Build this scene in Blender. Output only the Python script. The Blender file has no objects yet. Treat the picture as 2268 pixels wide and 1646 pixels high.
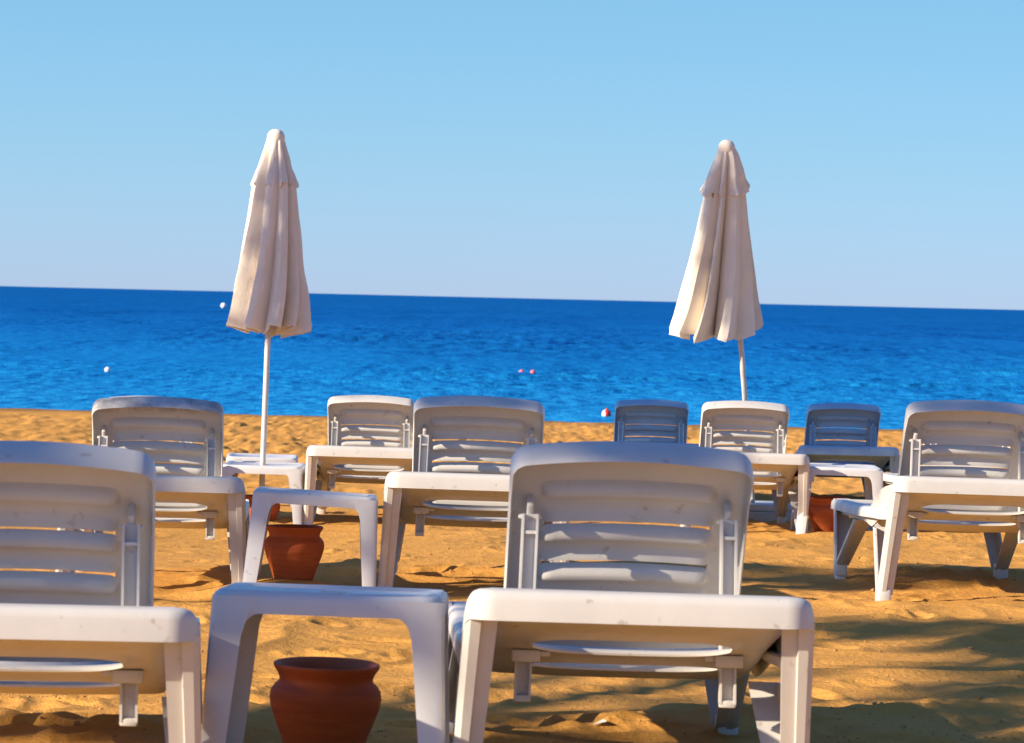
import bpy, bmesh, math, random
import numpy as np
from mathutils import Vector, Matrix, Euler

R = math.radians
random.seed(7)
rng = np.random.default_rng(11)
scene = bpy.context.scene
COL = scene.collection

# ---------------------------------------------------------------- helpers
def link(o, parent=None):
    COL.objects.link(o)
    if parent is not None:
        o.parent = parent
    return o

def tag(o, label=None, cat=None, group=None, kind=None):
    if label: o['label'] = label
    if cat: o['category'] = cat
    if group: o['group'] = group
    if kind: o['kind'] = kind
    return o

def empty(name, loc=(0, 0, 0), rot=(0, 0, 0)):
    o = bpy.data.objects.new(name, None)
    o.empty_display_size = .1
    o.location = loc
    o.rotation_euler = rot
    return link(o)

def obj(name, bm, mat, parent=None, smooth=35):
    me = bpy.data.meshes.new(name)
    bmesh.ops.recalc_face_normals(bm, faces=bm.faces)
    bm.to_mesh(me); bm.free()
    for m in (mat if isinstance(mat, (list, tuple)) else [mat]):
        me.materials.append(m)
    me.shade_smooth()
    if smooth is not None:
        me.set_sharp_from_angle(angle=R(smooth))
    return link(bpy.data.objects.new(name, me), parent)

def np_grid(name, P, mat, parent=None, mats=None):
    """P: (rows, cols, 3) array -> smooth grid mesh"""
    r, c, _ = P.shape
    idx = np.arange(r * c).reshape(r, c)
    q = np.stack([idx[:-1, :-1], idx[:-1, 1:], idx[1:, 1:], idx[1:, :-1]], -1).reshape(-1, 4)
    me = bpy.data.meshes.new(name)
    me.vertices.add(r * c); me.vertices.foreach_set('co', P.reshape(-1).astype(np.float32))
    me.loops.add(q.size); me.loops.foreach_set('vertex_index', q.reshape(-1).astype(np.int32))
    me.polygons.add(len(q)); me.polygons.foreach_set('loop_start', np.arange(0, q.size, 4, dtype=np.int32))
    me.polygons.foreach_set('use_smooth', np.ones(len(q), dtype=bool))
    me.update(calc_edges=True); me.validate()
    me.materials.append(mat)
    return link(bpy.data.objects.new(name, me), parent)

def copy_tree(o, parent=None):
    c = o.copy(); COL.objects.link(c); c.parent = parent
    for ch in list(o.children):
        copy_tree(ch, c)
    return c

def hashf(ix, iy, seed):
    h = (ix * 374761393 + iy * 668265263 + seed * 974634777) & 0xffffffff
    h = ((h ^ (h >> 13)) * 1274126177) & 0xffffffff
    h = h ^ (h >> 16)
    return (h & 0xffffff) / float(0xffffff)

def vnoise(x, y, seed=0):
    xi = np.floor(x).astype(np.int64); yi = np.floor(y).astype(np.int64)
    fx = x - xi; fy = y - yi
    fx = fx * fx * fx * (fx * (fx * 6 - 15) + 10); fy = fy * fy * fy * (fy * (fy * 6 - 15) + 10)
    a = hashf(xi, yi, seed); b = hashf(xi + 1, yi, seed); c = hashf(xi, yi + 1, seed); d = hashf(xi + 1, yi + 1, seed)
    return (a + (b - a) * fx + (c - a) * fy + (a - b - c + d) * fx * fy) * 2 - 1

def bm_box(bm, c, s, bev=0, rot=None, seg=2):
    m = Matrix.Translation(c)
    if rot is not None: m = m @ rot.to_4x4()
    m = m @ Matrix.Diagonal((s[0], s[1], s[2], 1))
    r = bmesh.ops.create_cube(bm, size=1, matrix=m)
    if bev:
        es = list({e for v in r['verts'] for e in v.link_edges})
        bmesh.ops.bevel(bm, geom=es, offset=bev, segments=seg, profile=.5, affect='EDGES')

def bm_sweep(bm, rings, closed_path=False, cap=True):
    """rings: list of lists of Vector, equal lengths, closed profiles"""
    vs = [[bm.verts.new(p) for p in r] for r in rings]
    n = len(vs[0]); k = len(vs)
    for i in range(k if closed_path else k - 1):
        a, b = vs[i], vs[(i + 1) % k]
        for j in range(n):
            bm.faces.new((a[j], a[(j + 1) % n], b[(j + 1) % n], b[j]))
    if cap and not closed_path:
        bm.faces.new(vs[0][::-1]); bm.faces.new(vs[-1])

def bm_lathe(bm, prof, seg=48, c=(0, 0, 0)):
    rings = []
    for r, z in prof:
        rings.append([bm.verts.new((c[0] + r * math.cos(2 * math.pi * k / seg), c[1] + r * math.sin(2 * math.pi * k / seg), c[2] + z)) for k in range(seg)])
    for a, b in zip(rings, rings[1:]):
        for j in range(seg):
            bm.faces.new((a[j], a[(j + 1) % seg], b[(j + 1) % seg], b[j]))
    return rings

def shell_solid(bm, th):
    """give an open sheet a plain even thickness along its vertex normals"""
    bm.normal_update(); bm.verts.index_update()
    vs = list(bm.verts); fs = list(bm.faces); be = [e for e in bm.edges if len(e.link_faces) == 1]
    pairs = [(e.verts[0], e.verts[1], e.link_faces[0]) for e in be]
    nv = {v: bm.verts.new(v.co - v.normal * th) for v in vs}
    for a, b, f in pairs:
        lv = list(f.verts); i = lv.index(a)
        if lv[(i + 1) % len(lv)] is b: bm.faces.new((b, a, nv[a], nv[b]))
        else: bm.faces.new((a, b, nv[b], nv[a]))
    for f in fs: bm.faces.new([nv[v] for v in reversed(f.verts)])

# ---------------------------------------------------------------- camera
F = 6900.0; CW, CH = 2268.0, 1646.0
PITCH, ROLL = math.atan(163 / F), R(1.34)
H = 1.05
CAM = Vector((0, 0, H))
fw = Vector((0, math.cos(PITCH), -math.sin(PITCH)))
r0 = Vector((1, 0, 0)); u0 = Vector((0, math.sin(PITCH), math.cos(PITCH)))
rt = r0 * math.cos(ROLL) + u0 * math.sin(ROLL)
up = -r0 * math.sin(ROLL) + u0 * math.cos(ROLL)
cam = bpy.data.cameras.new('camera')
co = link(bpy.data.objects.new('camera', cam))
m = Matrix((rt, up, -fw)).transposed().to_4x4(); m.translation = CAM
co.matrix_world = m
cam.sensor_width = 36; cam.lens = F / CW * 36
cam.clip_start = .05; cam.clip_end = 60000
cam.dof.use_dof = True; cam.dof.focus_distance = 11.5; cam.dof.aperture_fstop = 15
scene.camera = co

def at(x, y, d):
    """a point of the place at distance d (metres along +Y) seen at survey coordinates x, y"""
    v = fw + rt * ((x - CW / 2) / F) + up * ((CH / 2 - y) / F)
    return CAM + v * (d / v.y)

# ---------------------------------------------------------------- ground levels
PY = np.array([-80, 4, 6.1, 9, 11.7, 14.5, 17.8, 21.3, 30, 47.1, 60, 90, 140.])
PZ = np.array([.25, .02, 0, -.035, -.085, -.165, -.277, -.375, -.52, -.795, -1.25, -2.6, -5.])
def prof(Y):
    Y = np.asarray(Y, float); s = np.zeros_like(Y)
    for k in (-1.2, -.6, 0, .6, 1.2):
        s = s + np.interp(Y + k, PY, PZ)
    return s / 5
def ground(X, Y):
    return float(prof(Y) + .012 * max(-8, min(8, X)) * (1 if Y < 25 else max(0, 1 - (Y - 25) / 15)))

# ---------------------------------------------------------------- materials
def mat(name):
    m = bpy.data.materials.new(name); m.use_nodes = True
    nt = m.node_tree
    return m, nt, nt.nodes['Principled BSDF']
def node(nt, t, **kw):
    n = nt.nodes.new(t)
    for k, v in kw.items(): setattr(n, k, v)
    return n
def ramp(nt, stops):
    n = nt.nodes.new('ShaderNodeValToRGB'); e = n.color_ramp.elements
    while len(e) < len(stops): e.new(.5)
    for k, (p, c) in enumerate(stops):
        e[k].position = p; e[k].color = (*c, 1)
    return n
def noise(nt, scale, detail=4, rough=.55, vec=None):
    n = nt.nodes.new('ShaderNodeTexNoise'); n.inputs['Scale'].default_value = scale
    n.inputs['Detail'].default_value = detail; n.inputs['Roughness'].default_value = rough
    if vec is not None: nt.links.new(vec, n.inputs['Vector'])
    return n
def bump(nt, b, h, strength, dist):
    n = nt.nodes.new('ShaderNodeBump'); n.inputs['Strength'].default_value = strength; n.inputs['Distance'].default_value = dist
    nt.links.new(h, n.inputs['Height']); nt.links.new(n.outputs['Normal'], b.inputs['Normal']); return n

def plastic(name, base, dirt, rough=.38):
    m, nt, b = mat(name)
    tc = node(nt, 'ShaderNodeTexCoord')
    oi = node(nt, 'ShaderNodeObjectInfo')
    off = node(nt, 'ShaderNodeVectorMath', operation='ADD')
    nt.links.new(tc.outputs['Object'], off.inputs[0]); nt.links.new(oi.outputs['Location'], off.inputs[1])
    n1 = noise(nt, 9, 6, .65, off.outputs[0])
    r1 = ramp(nt, [(.35, base), (.72, tuple(c * .9 for c in base))])
    nt.links.new(n1.outputs['Fac'], r1.inputs[0])
    n2 = noise(nt, 26, 3, .5, off.outputs[0])
    r2 = ramp(nt, [(.665, (0, 0, 0)), (.74, (1, 1, 1))])
    nt.links.new(n2.outputs['Fac'], r2.inputs[0])
    mx = node(nt, 'ShaderNodeMix', data_type='RGBA')
    mul = node(nt, 'ShaderNodeMath', operation='MULTIPLY'); mul.inputs[1].default_value = .5
    nt.links.new(r2.outputs[0], mul.inputs[0]); nt.links.new(mul.outputs[0], mx.inputs['Factor'])
    nt.links.new(r1.outputs[0], mx.inputs['A']); mx.inputs['B'].default_value = (*dirt, 1)
    nt.links.new(mx.outputs['Result'], b.inputs['Base Color'])
    rr = node(nt, 'ShaderNodeMapRange'); rr.inputs[3].default_value = rough - .08; rr.inputs[4].default_value = rough + .16
    nt.links.new(n1.outputs['Fac'], rr.inputs[0]); nt.links.new(rr.outputs[0], b.inputs['Roughness'])
    n3 = noise(nt, 260, 2, .5, tc.outputs['Object'])
    bump(nt, b, n3.outputs['Fac'], .08, .002)
    return m
M_WHITE = plastic('white_plastic', (.565, .535, .490), (.26, .19, .12))
M_TABLE = plastic('table_plastic', (.57, .565, .56), (.26, .19, .12), .33)

def fabric():
    m, nt, b = mat('cream_canvas')
    tc = node(nt, 'ShaderNodeTexCoord')
    n1 = noise(nt, 5, 5, .6, tc.outputs['Object'])
    r = ramp(nt, [(.3, (.84, .755, .64)), (.75, (.76, .67, .55))])
    nt.links.new(n1.outputs['Fac'], r.inputs[0]); nt.links.new(r.outputs[0], b.inputs['Base Color'])
    b.inputs['Roughness'].default_value = .9
    b.inputs['Specular IOR Level'].default_value = .15
    n2 = noise(nt, 14, 4, .6, tc.outputs['Object'])
    bump(nt, b, n2.outputs['Fac'], .25, .02)
    # cloth lets a little light through
    tr = node(nt, 'ShaderNodeBsdfTranslucent'); nt.links.new(r.outputs[0], tr.inputs['Color'])
    mx = node(nt, 'ShaderNodeMixShader'); mx.inputs[0].default_value = .06
    out = nt.nodes['Material Output']
    nt.links.new(b.outputs[0], mx.inputs[1]); nt.links.new(tr.outputs[0], mx.inputs[2]); nt.links.new(mx.outputs[0], out.inputs[0])
    return m
M_CLOTH = fabric()

def terracotta():
    m, nt, b = mat('terracotta')
    tc = node(nt, 'ShaderNodeTexCoord')
    mp = node(nt, 'ShaderNodeMapping'); mp.inputs['Scale'].default_value = (3, 3, 26)
    nt.links.new(tc.outputs['Object'], mp.inputs[0])
    n1 = noise(nt, 2.2, 5, .6, mp.outputs[0])
    r = ramp(nt, [(.25, (.34, .060, .008)), (.55, (.44, .085, .012)), (.8, (.52, .13, .025))])
    nt.links.new(n1.outputs['Fac'], r.inputs[0])
    n2 = noise(nt, 16, 5, .7, tc.outputs['Object'])
    r2 = ramp(nt, [(.64, (0, 0, 0)), (.72, (1, 1, 1))]); nt.links.new(n2.outputs['Fac'], r2.inputs[0])
    mul = node(nt, 'ShaderNodeMath', operation='MULTIPLY'); mul.inputs[1].default_value = .5
    nt.links.new(r2.outputs[0], mul.inputs[0])
    mx = node(nt, 'ShaderNodeMix', data_type='RGBA'); nt.links.new(mul.outputs[0], mx.inputs['Factor'])
    nt.links.new(r.outputs[0], mx.inputs['A']); mx.inputs['B'].default_value = (.22, .075, .03, 1)
    nt.links.new(mx.outputs['Result'], b.inputs['Base Color'])
    b.inputs['Roughness'].default_value = .7
    bump(nt, b, n1.outputs['Fac'], .35, .006)
    return m
M_POT = terracotta()

def painted(name, c, rough=.45):
    m, nt, b = mat(name)
    tc = node(nt, 'ShaderNodeTexCoord'); n1 = noise(nt, 12, 5, .6, tc.outputs['Object'])
    r = ramp(nt, [(.3, c), (.8, tuple(k * .82 for k in c))]); nt.links.new(n1.outputs['Fac'], r.inputs[0])
    nt.links.new(r.outputs[0], b.inputs['Base Color']); b.inputs['Roughness'].default_value = rough
    return m
M_POLE = painted('white_painted_metal', (.60, .57, .54))
M_SOIL = painted('dry_soil', (.14, .09, .05), .95)
M_CLOD = painted('damp_sand_clod', (.52, .25, .07), .95)
M_CONC = painted('pale_concrete', (.5, .49, .47), .9)
M_BWHITE = painted('white_float', (.8, .78, .74))
M_BRED = painted('red_float', (.62, .03, .02))
M_BPINK = painted('pink_float', (.75, .16, .17))

SEA_LEVEL = float(prof(47.1))
def sand_mat():
    m, nt, b = mat('sand')
    g = node(nt, 'ShaderNodeNewGeometry')
    n1 = noise(nt, .9, 6, .6, g.outputs['Position'])
    r = ramp(nt, [(.3, (.59, .288, .062)), (.55, (.645, .318, .074)), (.78, (.51, .242, .052))])
    nt.links.new(n1.outputs['Fac'], r.inputs[0])
    n2 = noise(nt, 420, 2, .7, g.outputs['Position'])
    r2 = ramp(nt, [(.3, (.72, .70, .68)), (.62, (1.05, 1.05, 1.05))]); nt.links.new(n2.outputs['Fac'], r2.inputs[0])
    mx = node(nt, 'ShaderNodeMix', data_type='RGBA', blend_type='MULTIPLY'); mx.inputs['Factor'].default_value = .8
    nt.links.new(r.outputs[0], mx.inputs['A']); nt.links.new(r2.outputs[0], mx.inputs['B'])
    sz = node(nt, 'ShaderNodeSeparateXYZ'); nt.links.new(g.outputs['Position'], sz.inputs[0])
    wet = node(nt, 'ShaderNodeMapRange'); wet.inputs[1].default_value = SEA_LEVEL + .02; wet.inputs[2].default_value = SEA_LEVEL + .055
    wet.inputs[3].default_value = .5; wet.inputs[4].default_value = 1
    nt.links.new(sz.outputs['Z'], wet.inputs[0])
    wm = node(nt, 'ShaderNodeMix', data_type='RGBA', blend_type='MULTIPLY'); wm.inputs['Factor'].default_value = 1
    nt.links.new(mx.outputs['Result'], wm.inputs['A']); nt.links.new(wet.outputs[0], wm.inputs['B'])
    nt.links.new(wm.outputs['Result'], b.inputs['Base Color'])
    b.inputs['Roughness'].default_value = .95; b.inputs['Specular IOR Level'].default_value = .1
    n3 = noise(nt, 30, 6, .7, g.outputs['Position'])
    b1 = bump(nt, b, n3.outputs['Fac'], .7, .018)
    n4 = noise(nt, 300, 2, .6, g.outputs['Position'])
    b2 = node(nt, 'ShaderNodeBump'); b2.inputs['Strength'].default_value = .35; b2.inputs['Distance'].default_value = .003
    nt.links.new(n4.outputs['Fac'], b2.inputs['Height']); nt.links.new(b1.outputs[0], b2.inputs['Normal'])
    nt.links.new(b2.outputs[0], b.inputs['Normal'])
    return m
M_SAND = sand_mat()

def sea_mat():
    m, nt, b = mat('sea_water')
    g = node(nt, 'ShaderNodeNewGeometry')
    sx = node(nt, 'ShaderNodeSeparateXYZ'); nt.links.new(g.outputs['Position'], sx.inputs[0])
    lg = node(nt, 'ShaderNodeMath', operation='LOGARITHM'); lg.inputs[1].default_value = 10
    nt.links.new(sx.outputs['Y'], lg.inputs[0])
    mr = node(nt, 'ShaderNodeMapRange'); mr.inputs[1].default_value = 1.66; mr.inputs[2].default_value = 3.4
    nt.links.new(lg.outputs[0], mr.inputs[0])
    # shallow water over pale sand turns to deep water
    r = ramp(nt, [(0, (.020, .28, .54)), (.1, (.010, .215, .48)), (.28, (.006, .115, .33)), (.44, (.003, .062, .22)), (1, (.002, .034, .15))])
    nt.links.new(mr.outputs[0], r.inputs[0])
    # wave light and shade painted into the colour, fine close in, broad far out
    def layer(sx_, sy_, det):
        mp = node(nt, 'ShaderNodeMapping'); mp.inputs['Scale'].default_value = (sx_, sy_, 1)
        nt.links.new(g.outputs['Position'], mp.inputs[0])
        return noise(nt, 1, det, .6, mp.outputs[0])
    def mixf(fac, a, b2):
        q = node(nt, 'ShaderNodeMix', data_type='FLOAT'); nt.links.new(fac, q.inputs['Factor'])
        nt.links.new(a, q.inputs['A']); nt.links.new(b2, q.inputs['B']); return q.outputs['Result']
    f1 = node(nt, 'ShaderNodeMapRange'); f1.inputs[1].default_value = 1.85; f1.inputs[2].default_value = 2.1; nt.links.new(lg.outputs[0], f1.inputs[0])
    f2 = node(nt, 'ShaderNodeMapRange'); f2.inputs[1].default_value = 2.15; f2.inputs[2].default_value = 2.6; nt.links.new(lg.outputs[0], f2.inputs[0])
    la = layer(3.6, 1.0, 3).outputs['Fac']; lb = layer(2.0, .34, 3).outputs['Fac']; lc = layer(.75, .06, 3).outputs['Fac']
    n1 = mixf(f2.outputs[0], mixf(f1.outputs[0], la, lb), lc)
    n2 = layer(.13, .012, 3).outputs['Fac']
    wa = node(nt, 'ShaderNodeMath', operation='MULTIPLY'); wa.inputs[1].default_value = .68; nt.links.new(n1, wa.inputs[0])
    wb = node(nt, 'ShaderNodeMath', operation='MULTIPLY_ADD'); wb.inputs[1].default_value = .32; nt.links.new(n2, wb.inputs[0]); nt.links.new(wa.outputs[0], wb.inputs[2])
    r2 = ramp(nt, [(.36, (.16, .28, .40)), (.44, (.58, .66, .72)), (.52, (1, 1, 1)), (.62, (1.5, 1.28, 1.16))])
    nt.links.new(wb.outputs[0], r2.inputs[0])
    mx = node(nt, 'ShaderNodeMix', data_type='RGBA', blend_type='MULTIPLY'); mx.inputs['Factor'].default_value = 1
    nt.links.new(r.outputs[0], mx.inputs['A']); nt.links.new(r2.outputs[0], mx.inputs['B'])
    df = node(nt, 'ShaderNodeBsdfDiffuse'); nt.links.new(mx.outputs['Result'], df.inputs['Color'])
    gl = node(nt, 'ShaderNodeBsdfGlossy'); gl.inputs['Color'].default_value = (.05, .50, .95, 1); gl.inputs['Roughness'].default_value = .22
    fr = node(nt, 'ShaderNodeFresnel'); fr.inputs['IOR'].default_value = 1.33
    fm = node(nt, 'ShaderNodeMath', operation='MULTIPLY'); fm.inputs[1].default_value = .55
    nt.links.new(fr.outputs[0], fm.inputs[0])
    ms = node(nt, 'ShaderNodeMixShader'); nt.links.new(fm.outputs[0], ms.inputs[0])
    nt.links.new(df.outputs[0], ms.inputs[1]); nt.links.new(gl.outputs[0], ms.inputs[2])
    nt.links.new(ms.outputs[0], nt.nodes['Material Output'].inputs[0])
    mp3 = node(nt, 'ShaderNodeMapping'); mp3.inputs['Scale'].default_value = (1.6, .7, 1)
    nt.links.new(g.outputs['Position'], mp3.inputs[0])
    n = noise(nt, 1.6, 4, .6, mp3.outputs[0])
    bn = node(nt, 'ShaderNodeBump'); bn.inputs['Strength'].default_value = .8; bn.inputs['Distance'].default_value = .15
    nt.links.new(n.outputs['Fac'], bn.inputs['Height'])
    for q in (df, gl, fr): nt.links.new(bn.outputs[0], q.inputs['Normal'])
    nt.nodes.remove(b)
    return m
M_SEA = sea_mat()

# ---------------------------------------------------------------- ground sheet
def build_ground():
    ys = [7.0]
    while ys[-1] < 52: ys.append(ys[-1] + .012 * (ys[-1] / 7) ** 1.6)
    while ys[-1] < 138: ys.append(ys[-1] * 1.08)
    back = [6.9]; st = .06
    while back[-1] > -75: back.append(back[-1] - st); st *= 1.12
    ys = np.array(back[::-1] + ys)
    xs = list(np.arange(-3.8, 3.8001, .0115)); st = .014
    lo = xs[0]; hi = xs[-1]; L = []; Hh = []
    while hi < 120:
        st *= 1.012 if hi < 8.5 else 1.09; lo -= st; hi += st; L.append(lo); Hh.append(hi)
    xs = np.array(L[::-1] + xs + Hh)
    X, Y = np.meshgrid(xs, ys)
    Z = prof(Y) + .012 * np.clip(X, -8, 8) * np.clip(1 - (Y - 25) / 15, 0, 1)
    near = np.clip((30 - Y) / 8, 0, 1)
    far = 1 - near
    shore = np.clip((46.2 - Y) / 4, .12, 1)
    # soft wind drifts, broad and low
    w = vnoise(X * .5 + 4, Y * .35, 1) * .5 + vnoise(X * .9 + 9, Y * .8 + 3, 2)
    Z += .020 * w * near
    rdg = 1 - np.abs(vnoise(X * 1.5 + .7 * vnoise(X * .8, Y * .8, 5), Y * 1.9, 3))
    Z += .023 * (rdg ** 3 - .3) * near
    rd2 = 1 - np.abs(vnoise(X * 4.3 + 2, Y * 4.6 + .8 * vnoise(X * 2, Y * 2, 6), 4))
    msk = np.clip(vnoise(X * .6 + 31, Y * .5 + 7, 9) * 1.6 + .4, 0, 1)
    Z += .0075 * (rd2 ** 2 - .4) * near * (.35 + .65 * msk)
    Z += .0028 * vnoise(X * 11, Y * 11, 7) * near * (.3 + .7 * msk)
    Z += .0011 * vnoise(X * 24, Y * 20, 8) * near * (.25 + .75 * msk)
    Z += .014 * (1 - np.abs(vnoise(X * 1.1 + .5 * vnoise(X * .7, Y * 3, 18), Y * 6.5, 19)) ** .7) * near * np.clip(1 - msk, .15, 1)
    # trampled coarse sand towards the water
    Z += far * shore * .68 * (.022 * vnoise(X * 1.1, Y * .9, 12) + .030 * vnoise(X * 3.0, Y * 2.4, 13) + .034 * vnoise(X * 6.5, Y * 4, 14) + .022 * vnoise(X * 13, Y * 6, 17) + .016 * vnoise(X * .35, Y * .25, 15))
    # footprints
    def dent(cx, cy, a, bb, ang, dep):
        i0, i1 = np.searchsorted(ys, [cy - 2.6 * a, cy + 2.6 * a]); j0, j1 = np.searchsorted(xs, [cx - 2.6 * a, cx + 2.6 * a])
        if i1 <= i0 or j1 <= j0: return
        dx = X[i0:i1, j0:j1] - cx; dy = Y[i0:i1, j0:j1] - cy
        u = (dx * math.cos(ang) + dy * math.sin(ang)) / a; v = (-dx * math.sin(ang) + dy * math.cos(ang)) / bb
        q = u * u + v * v
        Z[i0:i1, j0:j1] += dep * (-np.exp(-q * 1.6) + .55 * np.exp(-(np.sqrt(q) - 1.45) ** 2 * 7))
    dent(-.83, 12.0, .34, .30, 0, -.034)
    for _ in range(620):
        cy = 6.5 + 17 * random.random() ** 1.3; cx = random.uniform(-.2, .2) * cy
        dent(cx, cy, random.uniform(.05, .13), random.uniform(.035, .06), random.uniform(0, 3.14), random.uniform(.006, .020))
    for _ in range(500):
        cy = random.uniform(22, 45.5); cx = random.uniform(-.22, .22) * cy
        dent(cx, cy, random.uniform(.10, .22), random.uniform(.07, .12), random.uniform(0, 3.14), random.uniform(.018, .042))
    o = np_grid('sand_ground', np.stack([X, Y, Z], -1), M_SAND)
    tag(o, 'golden orange beach sand with low drifts and footprints', kind='structure')
    return o, xs, ys, Z
GROUND, GX, GY, GZ = build_ground()
def gz(X, Y):
    j = int(np.clip(np.searchsorted(GX, X), 1, len(GX) - 1)); i = int(np.clip(np.searchsorted(GY, Y), 1, len(GY) - 1))
    return float(GZ[i, j])

# ---------------------------------------------------------------- sea
SEA = prof(47.1) .item()
def build_sea():
    ds = [43.0]
    while ds[-1] < 420: ds.append(ds[-1] + .09 * (ds[-1] / 47) ** 1.25)
    while ds[-1] < 45000: ds.append(ds[-1] * 1.06)
    ds = np.array(ds)
    th = list(np.linspace(-.23, .23, 620)); lo = -.23; hi = .23; st = .001; A = []; B = []
    while hi < 1.45: st *= 1.12; lo -= st; hi += st; A.append(lo); B.append(hi)
    th = np.clip(np.array(A[::-1] + th + B), -1.5, 1.5)
    D, T = np.meshgrid(ds, th, indexing='ij')
    X = D * np.tan(np.clip(T, -1.3, 1.3)); Y = D.copy()
    amp = np.clip((D - 46.5) / 25, .12, 1) * np.clip((2500 - D) / 1500, 0, 1)
    Z = np.zeros_like(X)
    grp = .65 + .6 * vnoise(X / 9, Y / 22, 77)
    for (wl, a, sd) in ((7, .06, 1), (2.6, .075, 2), (1.2, .06, 3), (.55, .025, 4)):
        fade = np.clip(2.2 - .09 * (D / 47) ** 1.25 / wl * 2.2, 0, 1)
        wx = X + .4 * wl * vnoise(X / wl / 2, Y / wl / 2, sd + 40)
        Z += a * fade * grp * (1 - np.abs(vnoise(wx / wl * .8 + sd * 7, Y / wl, sd + 20)) * 2)
    o = np_grid('sea', np.stack([X, Y, SEA + Z * amp], -1), M_SEA)
    tag(o, 'choppy deep blue sea reaching the horizon', kind='structure')
build_sea()

# ---------------------------------------------------------------- sun lounger
ZT = .465
def lounger_ztop(y):
    return float(np.interp(y, [0, .02, .035, .06, .09, .13, .32, .5, .95, 1.15, 1.2, 1.9], [ZT, ZT, ZT - .004, ZT - .04, ZT - .10, .335, .322, .315, .292, .284, .282, .258]))

def frame_bm():
    W, L, rad = .35, 1.9, .062
    path = []
    def side(x, y0, y1, n):
        for k in range(n + 1): path.append((x, y0 + (y1 - y0) * k / n))
    def arc(cx, cy, a0, a1, n=9):
        for k in range(1, n): 
            a = a0 + (a1 - a0) * k / n; path.append((cx + rad * math.cos(a), cy + rad * math.sin(a)))
    side(W, L - rad, rad, 70); arc(W - rad, rad, 0, -math.pi / 2)
    for k in range(9): path.append((W - rad - (2 * W - 2 * rad) * k / 8, 0))
    arc(-W + rad, rad, -math.pi / 2, -math.pi); side(-W, rad, L - rad, 70)
    arc(-W + rad, L - rad, math.pi, math.pi / 2)
    for k in range(9): path.append((-W + rad + (2 * W - 2 * rad) * k / 8, L))
    arc(W - rad, L - rad, math.pi / 2, 0)
    pr = [(0.002, -.060), (0, -.020), (-.003, -.010), (-.010, -.003), (-.020, 0), (-.052, 0), (-.056, -.004), (-.056, -.030), (-.050, -.030), (-.050, -.007), (-.020, -.007), (-.010, -.012), (-.006, -.022), (-.005, -.060)]
    rings = []
    n = len(path)
    for i, (x, y) in enumerate(path):
        a = Vector((*path[i - 1], 0)); b = Vector((*path[(i + 1) % n], 0))
        t = (b - a).normalized(); o = Vector((-t.y, t.x, 0))
        c = Vector((0, .95, 0))
        if o.dot(Vector((x, y, 0)) - c) < 0: o = -o
        zt = lounger_ztop(y)
        # the head rail arches a touch
        rings.append([Vector((x, y, 0)) + o * p + Vector((0, 0, zt + q * (1 if y < .06 else .72))) for p, q in pr])
    bm = bmesh.new(); bm_sweep(bm, rings, closed_path=True)
    return bm

def stem(bm, p0, p1, sx, wid0, wid1, dep):
    """moulded channel stem from p0 (top) to p1 (foot); sx = side sign; rear flange with a stepped face"""
    rings = []
    for k in range(7):
        t = k / 6; p = p0.lerp(p1, t); w = wid0 + (wid1 - wid0) * t
        pf = [(0, dep), (0, .012), (-.012, 0), (-w * .5, 0), (-w * .53, .009), (-w, .009), (-w, .016), (-w * .55, .016), (-w * .5, .010), (-.014, .010), (-.007, .016), (-.007, dep)]
        rings.append([p + Vector((sx * a, b, 0)) for a, b in pf])
    bm_sweep(bm, rings)

def leg_bm(sx, yf, ya, za, yb, zb):
    bm = bmesh.new()
    foot = Vector((sx * .366, yf, .0))
    stem(bm, Vector((sx * .348, ya, za)), foot + Vector((0, -.022, .0)), sx, .066, .055, .058)
    # far stem leans the other way: flange on its far edge
    rings = []
    p0 = Vector((sx * .348, yb, zb)); p1 = foot + Vector((0, .05, .0))
    for k in range(7):
        t = k / 6; p = p0.lerp(p1, t); w = .072 - .016 * t
        pf = [(0, -.05), (0, .006), (-.010, .016), (-w, .016), (-w, .009), (-.012, .008), (-.007, .002), (-.007, -.05)]
        rings.append([p + Vector((sx * a, b, 0)) for a, b in pf])
    bm_sweep(bm, rings)
    # web that ties the two stems just above the foot
    bm_box(bm, foot + Vector((-sx * .024, .022, -.008)), (.05, .098, .075), .010)
    bm_box(bm, foot + Vector((-sx * .024, .022, -.055)), (.042, .08, .03), .006)
    return bm

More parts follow.
